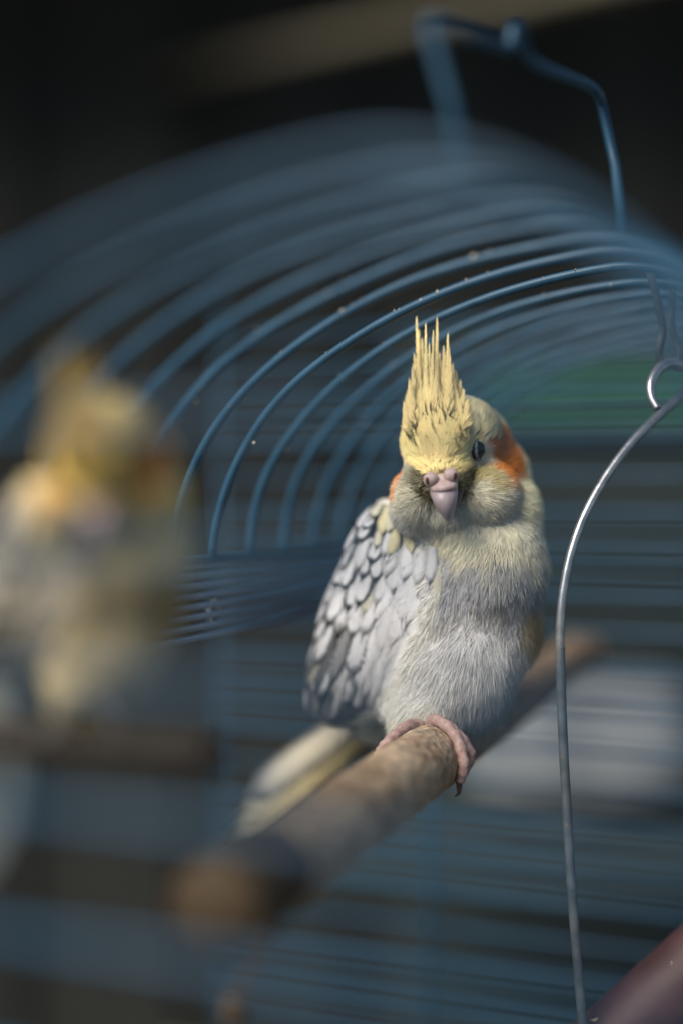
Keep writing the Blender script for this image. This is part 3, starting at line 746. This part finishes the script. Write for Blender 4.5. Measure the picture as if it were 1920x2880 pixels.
# ---- flat vane feathers laid on the body surface (wing) or free (tail)
def vane(name, grid, col, edge, nx, ny):
    V = grid.reshape(-1, 3); 
    idx = np.arange(nx * ny).reshape(ny, nx)
    F = np.stack([idx[:-1, :-1], idx[:-1, 1:], idx[1:, 1:], idx[1:, :-1]], -1).reshape(-1, 4)
    s, t = np.meshgrid(np.linspace(0, 1, ny), np.linspace(-1, 1, nx), indexing='ij')
    uv = np.stack([t.ravel(), s.ravel()], 1)
    c = col if np.ndim(col) == 2 else np.tile(col, (len(V), 1))
    return mesh_np(name, V, [F], True, c, uv, edge)
def barbed_vane(name, G, col, edge, nx, ny, nbarb=60):
    def at(s, t):
        fs = np.clip(s, 0, 1) * (ny - 1); ft = (np.clip(t, -1, 1) + 1) / 2 * (nx - 1)
        i = np.minimum(fs.astype(int), ny - 2); j = np.minimum(ft.astype(int), nx - 2); a = (fs - i)[:, None]; b = (ft - j)[:, None]
        p = G[i, j] * (1 - a) * (1 - b) + G[i + 1, j] * a * (1 - b) + G[i, j + 1] * (1 - a) * b + G[i + 1, j + 1] * a * b
        axis = G[-1, nx // 2] - G[-2, nx // 2]; axis /= np.linalg.norm(axis) + 1e-9
        over = np.maximum(s - 1, 0)[:, None]
        return p + axis * over * np.linalg.norm(G[-1, nx // 2] - G[0, nx // 2])
    nrm = np.cross(G[ny // 2, -1] - G[ny // 2, 0], G[-1, nx // 2] - G[0, nx // 2]); nrm /= np.linalg.norm(nrm)
    if nrm[1] > 0: nrm = -nrm
    Vs = []; UV = []; Fq = []
    n0 = nx * ny
    s, t = np.meshgrid(np.linspace(0, 1, ny), np.linspace(-1, 1, nx), indexing='ij')
    Gs = G.copy(); mid = G[:, nx // 2:nx // 2 + 1]; Gs = mid + (G - mid) * .93; Gs[-1] = Gs[-1] * .5 + Gs[-2] * .5
    Vs.append(Gs.reshape(-1, 3)); UV.append(np.stack([t.ravel(), s.ravel()], 1))
    idx = np.arange(n0).reshape(ny, nx)
    Fq.append(np.stack([idx[:-1, :-1], idx[:-1, 1:], idx[1:, 1:], idx[1:, :-1]], -1).reshape(-1, 4))
    TT = np.array((0, .4, .75, 1.0))
    for sg in (-1, 1):
        m = nbarb
        s0 = (np.arange(m) + rng.random(m) * .6) / m * 1.0
        ext = 1 + rng.normal(0, .05, m)
        slip = rng.normal(0, .012, m) + np.cumsum(rng.normal(0, .004, m))
        P4 = []
        for ti, tt in enumerate(TT):
            sc = s0 + (.17 + slip) * tt ** 1.15
            wdt = .52 / m * (1.0, 1.15, 1.05, .6)[ti]
            lo = at(sc - wdt, sg * np.minimum(tt * ext, 1.0)); hi = at(sc + wdt, sg * np.minimum(tt * ext, 1.0))
            out = (np.maximum(ext - 1, 0) * tt)[:, None] * (G[ny // 2, -1] - G[ny // 2, nx // 2]) * sg
            up = nrm * (.00010 + .00012 * rng.random(m))[:, None] * (1 + .6 * tt)
            P4.append((lo + out + up, hi + out + up, sc))
        b0 = sum(len(x) for x in Vs)
        blk = np.stack([q for a_ in P4 for q in a_[:2]], 1)            # m,8,3
        Vs.append(blk.reshape(-1, 3))
        UV.append(np.stack([np.stack([np.full(m, sg * tt), np.clip(P4[ti][2], 0, 1)], 1) for ti, tt in enumerate(TT) for _ in (0, 1)], 1).reshape(-1, 2))
        base = b0 + np.arange(m)[:, None] * 8
        for k in range(3): Fq.append(base + np.array([[2 * k, 2 * k + 1, 2 * k + 3, 2 * k + 2]]))
    V = np.concatenate(Vs); uv = np.concatenate(UV)
    c = (col(uv[:, 1]) if callable(col) else np.tile(col, (len(V), 1))) * rng.uniform(.93, 1.05, (len(V), 1))
    return mesh_np(name, V, Fq, True, c, uv, edge)
def width_profile(s, tip=.3, root=.55):
    w = root + (1 - root) * min(1, s / .5)
    if s > 1 - tip: w *= math.sqrt(max(.0004, 1 - ((s - 1 + tip) / tip) ** 2))
    return w
wing = empty('wing', P(1100, 1500, .46)); wing.parent = bird; wing.matrix_parent_inverse = Matrix.Translation(bird.location).inverted()
def lay(u0, v0, du, dv, L, W, col, edge, base=.0004, rise=.0024, tip=.3, nx=7, ny=10, tilt=0.0):
    ln = math.hypot(du, dv); du /= ln; dv /= ln
    org = Vector((0, 0, H)); dirv = (P(u0, v0, 1) - org).normalized()
    hit = bvh.ray_cast(org, dirv)
    d = hit[0].y if hit[0] is not None else .480
    G = np.zeros((ny, nx, 3))
    curve = random.uniform(-.06, .06)
    for i in range(ny):
        s = i / (ny - 1); w = W * width_profile(s, tip)
        for j in range(nx):
            t = -1 + 2 * j / (nx - 1)
            cu = u0 + du * L * s - dv * (t * w + curve * L * s * s); cv = v0 + dv * L * s + du * (t * w + curve * L * s * s)
            p = P(cu, cv, d)
            hh = bvh.ray_cast(org, (P(cu, cv, 1) - org).normalized())
            if hh[0] is not None and abs(hh[0].y - d) < .02: q, nn = hh[0], hh[1]
            else:
                q, nn, _, _ = bvh.find_nearest(p)
            nn = (nn * .6 + Vector((-.25, -.9, .05)) * .4).normalized()
            if hh[0] is None: q = q * .85 + p * .15 + Vector((0, .001, 0))
            G[i, j] = q + nn * (base + rise * s + tilt * t + .0006 * (1 - t * t))
    # relax so vanes stay smooth
    for _ in range(3):
        G[1:-1] = (G[:-2] + 2 * G[1:-1] + G[2:]) / 4
        G[:, 1:-1] = (G[:, :-2] + 2 * G[:, 1:-1] + G[:, 2:]) / 4
    me = barbed_vane('feather', G, col, edge, nx, ny)
    return clink('feather', me, M['vane'], wing)
def wl_(v): return np.interp(v, [1400, 1450, 1500, 1600, 1720, 1830, 1950, 2040], [1075, 1030, 985, 932, 902, 872, 850, 845])
def wr_(v): return np.interp(v, [1400, 1450, 1500, 1560, 1650, 1750, 1850, 1950, 2000, 2050], [1100, 1150, 1205, 1235, 1240, 1215, 1180, 1130, 1080, 1030])
WH = np.array((.80, .80, .82)); WC = np.array((.74, .71, .58)); WY = np.array((.74, .68, .44))
rows = []
v = 1905.0
# lowest rows first (long flight feathers), then coverts upwards so that upper ones lie on top
specs = [  # root v, length, half width, step px, rise
    (1800, 255, 21, 27), (1755, 235, 23, 31), (1695, 215, 27, 37), (1640, 190, 30, 40), (1600, 160, 29, 38), (1562, 130, 25, 36), (1528, 108, 22, 33), (1498, 90, 20, 30), (1470, 78, 18, 28), (1444, 68, 17, 27), (1424, 56, 15, 25)]
for ri, (v0, L, W, step) in enumerate(specs):
    a = wl_(v0) + 6; b = wr_(v0 + L * .35) - 14
    if v0 < 1500: b = wr_(v0) - 30
    n = max(2, int((b - a) / step))
    for i in range(n + 1):
        f = (i + .5 * (ri % 2)) / n
        if f > 1.02: continue
        u0 = a + (b - a) * f + random.uniform(-11, 11); vj = v0 + random.uniform(-20, 20) + 26 * abs(f - .5) * (1 if v0 < 1600 else .2)
        du = -.30 + .12 * f - (.16 * f if v0 > 1640 else 0); 
        if v0 < 1480: du = -.55 + .5 * f
        mid_ = smooth(np.array([f]), .42, .58)[0] * (1 if 1540 < v0 < 1720 else 0)
        Lj = L * random.uniform(.9, 1.1)
        left = 1 - smooth(np.array([f]), .38, .60)[0]
        if v0 < 1640: ed = .4 + .6 * left if random.random() < .85 else .3
        else: ed = .3 + .5 * (1 - smooth(np.array([f]), .55, .9)[0])
        if v0 < 1640 and f > .5: ed = random.choice((.05, .15, .3, .5))
        ed = ed * (1 - .85 * mid_)
        col = WH * random.uniform(.9, 1.04)
        if v0 < 1490 and f > .45: col = (WY if random.random() < .5 else WC) * random.uniform(.95, 1.05)
        elif random.random() < .08: col = WC * random.uniform(.9, 1.0)
        if v0 > 1640 and random.random() < .12: col = WH * random.choice((.6, .4, .2))
        if v0 > 1640 and random.random() < .06: col = WC * .95
        du += random.gauss(0, .07); lay(u0, vj, du, 1.0, Lj * random.uniform(.85, 1.15), W * random.uniform(.8, 1.25), col, min(1, ed), base=.0003 + .00011 * ri, rise=(.0008 + .0005 * random.random()) * (1 - .4 * mid_), tip=random.uniform(.32, .5) if v0 < 1640 else .25, tilt=random.uniform(-.0003, .0003))
# tail
tail = empty('tail', P(1090, 1990, .495)); tail.parent = bird; tail.matrix_parent_inverse = Matrix.Translation(bird.location).inverted()
for i in range(7):
    f = i / 6.0 - .5
    a = P(1105 + 10 * f, 1975 + 40 * f, .494 + .002 * i); b = P(655 + 110 * abs(f) + 60 * f, 2365 + 60 * f - 190 * abs(f), .548 + .002 * i)
    ax = (b - a).normalized(); sd = ax.cross(Vector((-.45, -.75, .5))).normalized(); up = sd.cross(ax)
    L = (b - a).length; nx, ny = 7, 14; G = np.zeros((ny, nx, 3)); C = np.zeros((ny, nx, 3))
    for r_ in range(ny):
        s = r_ / (ny - 1); w = .0078 * width_profile(s, .22, .5)
        for j in range(nx):
            t = -1 + 2 * j / (nx - 1)
            G[r_, j] = a + ax * L * s + sd * t * w + up * (.0016 * (1 - t * t) - .0012 * s * s * 3)
            cc_ = np.array((.74, .62, .34)) if i not in (0, 6) else np.array((.60, .52, .36))
            C[r_, j] = cc_ * (1 - .45 * max(0, (s - .45) / .55)) + np.array((.0, .06, .14)) * max(0, s - .5)
    cc_ = np.array((.90, .76, .44)) * rng.uniform(.9, 1.05) if i not in (0, 6) else np.array((.60, .54, .42))
    fn = lambda q, c0=cc_: c0 * (1 - .5 * smooth(q, .45, 1.0))[:, None] + np.array((.0, .05, .12)) * smooth(q, .5, 1.0)[:, None]
    clink('feather', barbed_vane('feather', G, fn, (.6, .25, .1, .35, .15, .8, .6)[i], nx, ny, 90), M['vane'], tail)

# ---- beak, cere, eyes
def loft(name, secs, n=18, power=1.0):
    """secs: list of (centre, right vec, up vec)"""
    V = []; F = []
    for (c, r_, u_) in secs:
        for k in range(n):
            an = 2 * math.pi * k / n
            V.append(tuple(Vector(c) + Vector(r_) * math.cos(an) + Vector(u_) * math.sin(an)))
    m = len(secs)
    for i in range(m - 1):
        for k in range(n): F.append((i * n + k, i * n + (k + 1) % n, (i + 1) * n + (k + 1) % n, (i + 1) * n + k))
    V.append(tuple(secs[0][0])); V.append(tuple(secs[-1][0]))
    T = [(len(V) - 2, (k + 1) % n, k) for k in range(n)] + [(len(V) - 1, (m - 1) * n + k, (m - 1) * n + (k + 1) % n) for k in range(n)]
    return mesh_np(name, V, [F, T])
px = .44 / FPX
rt = Vector((.955, -.28, .10)).normalized()
def bsec(u, v, d, w, dep): return (P(u, v, d), rt * w * px, Vector((-.25, -.9, -.15)).normalized() * dep)
bk = [bsec(1242, 1352, .4400, 37, .0040), bsec(1246, 1370, .4378, 40, .0047), bsec(1249, 1390, .4362, 38, .0050), bsec(1252, 1412, .4353, 32, .0046), bsec(1256, 1435, .4351, 23, .0038), bsec(1261, 1456, .4356, 13, .0026), bsec(1265, 1476, .4374, 3, .0008)]
beak = link('beak', loft('beak', bk), M['beak'], bird)
lm = [bsec(1268, 1382, .4440, 36, .0030), bsec(1266, 1405, .4425, 32, .0032), bsec(1266, 1425, .4422, 24, .0026), bsec(1264, 1438, .4430, 12, .0012)]
link('lower_mandible', loft('lower_mandible', lm, 14), M['beak_dark'], bird)
ce = [bsec(1240, 1330, .4415, 34, .0030), bsec(1240, 1345, .4388, 42, .0040), bsec(1244, 1362, .4370, 43, .0044), bsec(1248, 1374, .4362, 38, .0044), bsec(1249, 1380, .4372, 34, .0034)]
link('cere', loft('cere', ce, 20), M['cere'], bird)
for (u, v, nu, nvv, nd) in ((1211, 1349, 1196, 1354, .4330), (1267, 1337, 1283, 1340, .4330)):
    o = link('nostril_lobe', sphere('nostril_lobe', .00238, 4, (1, 1, 1.02)), M['cere'], bird); o.location = P(u, v, .4357)
    dirn = (P(nu, nvv, nd) - P(u, v, .4357)).normalized()
    o2 = link('nostril', sphere('nostril', .00105, 3, (.62, .4, 1.1)), M['hole'], bird); o2.location = P(u, v, .4357) + dirn * .00226
    o2.rotation_euler = dirn.to_track_quat('-Y', 'Z').to_euler()
for (u, v, nrm, d) in ((1352, 1264, Vector((.93, -.36, .04)), None), (1134, 1318, Vector((-.95, -.30, 0)), None)):
    org = Vector((0, 0, H)); nrm = nrm.normalized()
    loc, nn, _, _ = bvh.find_nearest(P(u, v, .452))
    hit = bvh.ray_cast(org, (P(u, v, 1) - org).normalized())
    if hit[0] is not None: loc = hit[0]
    ctr_ = loc - nrm * .0017 + Vector((0, -.0010, 0))
    o = link('eye', sphere('eye', .0028, 4, (1, 1, 1.1)), M['eye'], bird); o.location = ctr_
    tv = UZ - nrm * nrm.z; tv.normalize(); tu_ = nrm.cross(tv)
    ringp = [ctr_ + nrm * (.0007 + .0001 * math.cos(a_)) + tv * .0033 * math.sin(a_) + tu_ * .0029 * math.cos(a_) for a_ in np.linspace(0, 2 * math.pi, 29)]
    link('eye_ring', tube('eye_ring', ringp, .00048, 10), M['ring'], bird)

# ---- foot: toes round the perch
def on_perch(p, r):
    t = (p - pf).dot(pdir); c_ = pf + pdir * t; rr = p - c_
    rp_ = .0105 if t < .0105 else .0093
    return c_ + rr.normalized() * max(rr.length, rp_ + r * .85) if rr.length < .02 else p
def toe(pts, rad, claw):
    pts = [pts[0]] + [on_perch(q, .0020) for q in pts[1:]]; claw = [on_perch(q, .0012) for q in claw]
    path = catmull(pts, 7); m = len(path)
    rr = [.80 * np.interp(i / (m - 1), np.linspace(0, 1, len(rad)), rad) * (1 + .13 * math.sin(i * 1.9)) for i in range(m)]
    t = link('toe', tube('toe', path, rr, 12), M['toe'], bird)
    cp = catmull(claw, 6); link('claw', tube('claw', cp, [np.interp(i / (len(cp) - 1), [0, 1], [rad[-1] * .75, .00015]) for i in range(len(cp))], 10), M['claw'], bird)
toe([P(1205, 2040, .4500), P(1222, 2062, .4440), P(1246, 2100, .4395), P(1268, 2145, .4365), P(1281, 2192, .4362)], [.0024, .0024, .0023, .0022, .0017], [P(1280, 2186, .4362), P(1290, 2215, .4362), P(1288, 2232, .4370), P(1278, 2240, .4385)])
toe([P(1210, 2040, .4520), P(1248, 2070, .4465), P(1282, 2120, .4445), P(1298, 2165, .4450)], [.0022, .0020, .0019, .0014], [P(1297, 2160, .4450), P(1300, 2185, .4455), P(1296, 2200, .4465)])
toe([P(1208, 2045, .4500), P(1165, 2056, .4440), P(1118, 2072, .4400), P(1078, 2098, .4385), P(1060, 2125, .4395)], [.0024, .0021, .0020, .0019, .0014], [P(1062, 2120, .4395), P(1052, 2140, .4405), P(1054, 2156, .442)])
toe([P(1200, 2040, .4510), P(1150, 2062, .4490), P(1100, 2090, .4480), P(1075, 2125, .4490)], [.0022, .0019, .0018, .0013], [P(1077, 2122, .4490), P(1068, 2140, .450), P(1070, 2155, .451)])
link('leg', tube('leg', [P(1205, 1990, .456), P(1206, 2025, .453), P(1204, 2050, .4495)], [.0034, .0027, .0025], 12), M['toe'], bird)

# ================================================================== SECOND COCKATIEL, out of focus in front
def copy_tree(o, parent=None):
    c_ = o.copy(); COL.objects.link(c_); c_.parent = parent
    if parent: c_.matrix_parent_inverse = o.matrix_parent_inverse.copy()
    for ch in list(o.children): copy_tree(ch, c_)
    return c_
b2 = copy_tree(bird)
for k in ('label', 'category'): b2[k] = bird[k]
b2['label'] = 'blurred yellow headed cockatiel close to the camera at left'
b2.scale = (.615, .615, .615); b2.rotation_euler = (R(24), R(-5), R(16))
head_off = b2.rotation_euler.to_matrix() @ ((P(1240, 1260, .4535) - bird.location) * .615)
b2.location = P(250, 1305, .285) - head_off; FT = b2.location.copy()
M['toe_grey'] = noise_mat('grey_toe_skin', (.07, .065, .06), (.11, .10, .09), 400, .6, .4)
for ch in b2.children:
    if ch.name.split('.')[0] in ('toe', 'claw', 'leg'):
        ch.material_slots[0].link = 'OBJECT'; ch.material_slots[0].material = M['toe_grey']
    if ch.name.split('.')[0] == 'plumage': ch.material_slots[0].link = 'OBJECT'; ch.material_slots[0].material = M['plume_amber']
    if ch.name.split('.')[0] == 'crest':
        for f_ in ch.children: f_.material_slots[0].link = 'OBJECT'; f_.material_slots[0].material = M['plume_amber']
    if ch.name.split('.')[0] == 'wing':
        for f_ in ch.children: f_.material_slots[0].link = 'OBJECT'; f_.material_slots[0].material = M['vane_grey']
q_ = FT + Vector((0, .002, -.0085))
pp = link('dark_perch', tube('dark_perch', [q_ - AC * .10, q_ + AC * .030], .0042, 14), M['perch_dark']); tag(pp, 'dark perch under the blurred cockatiel at left', 'perch')
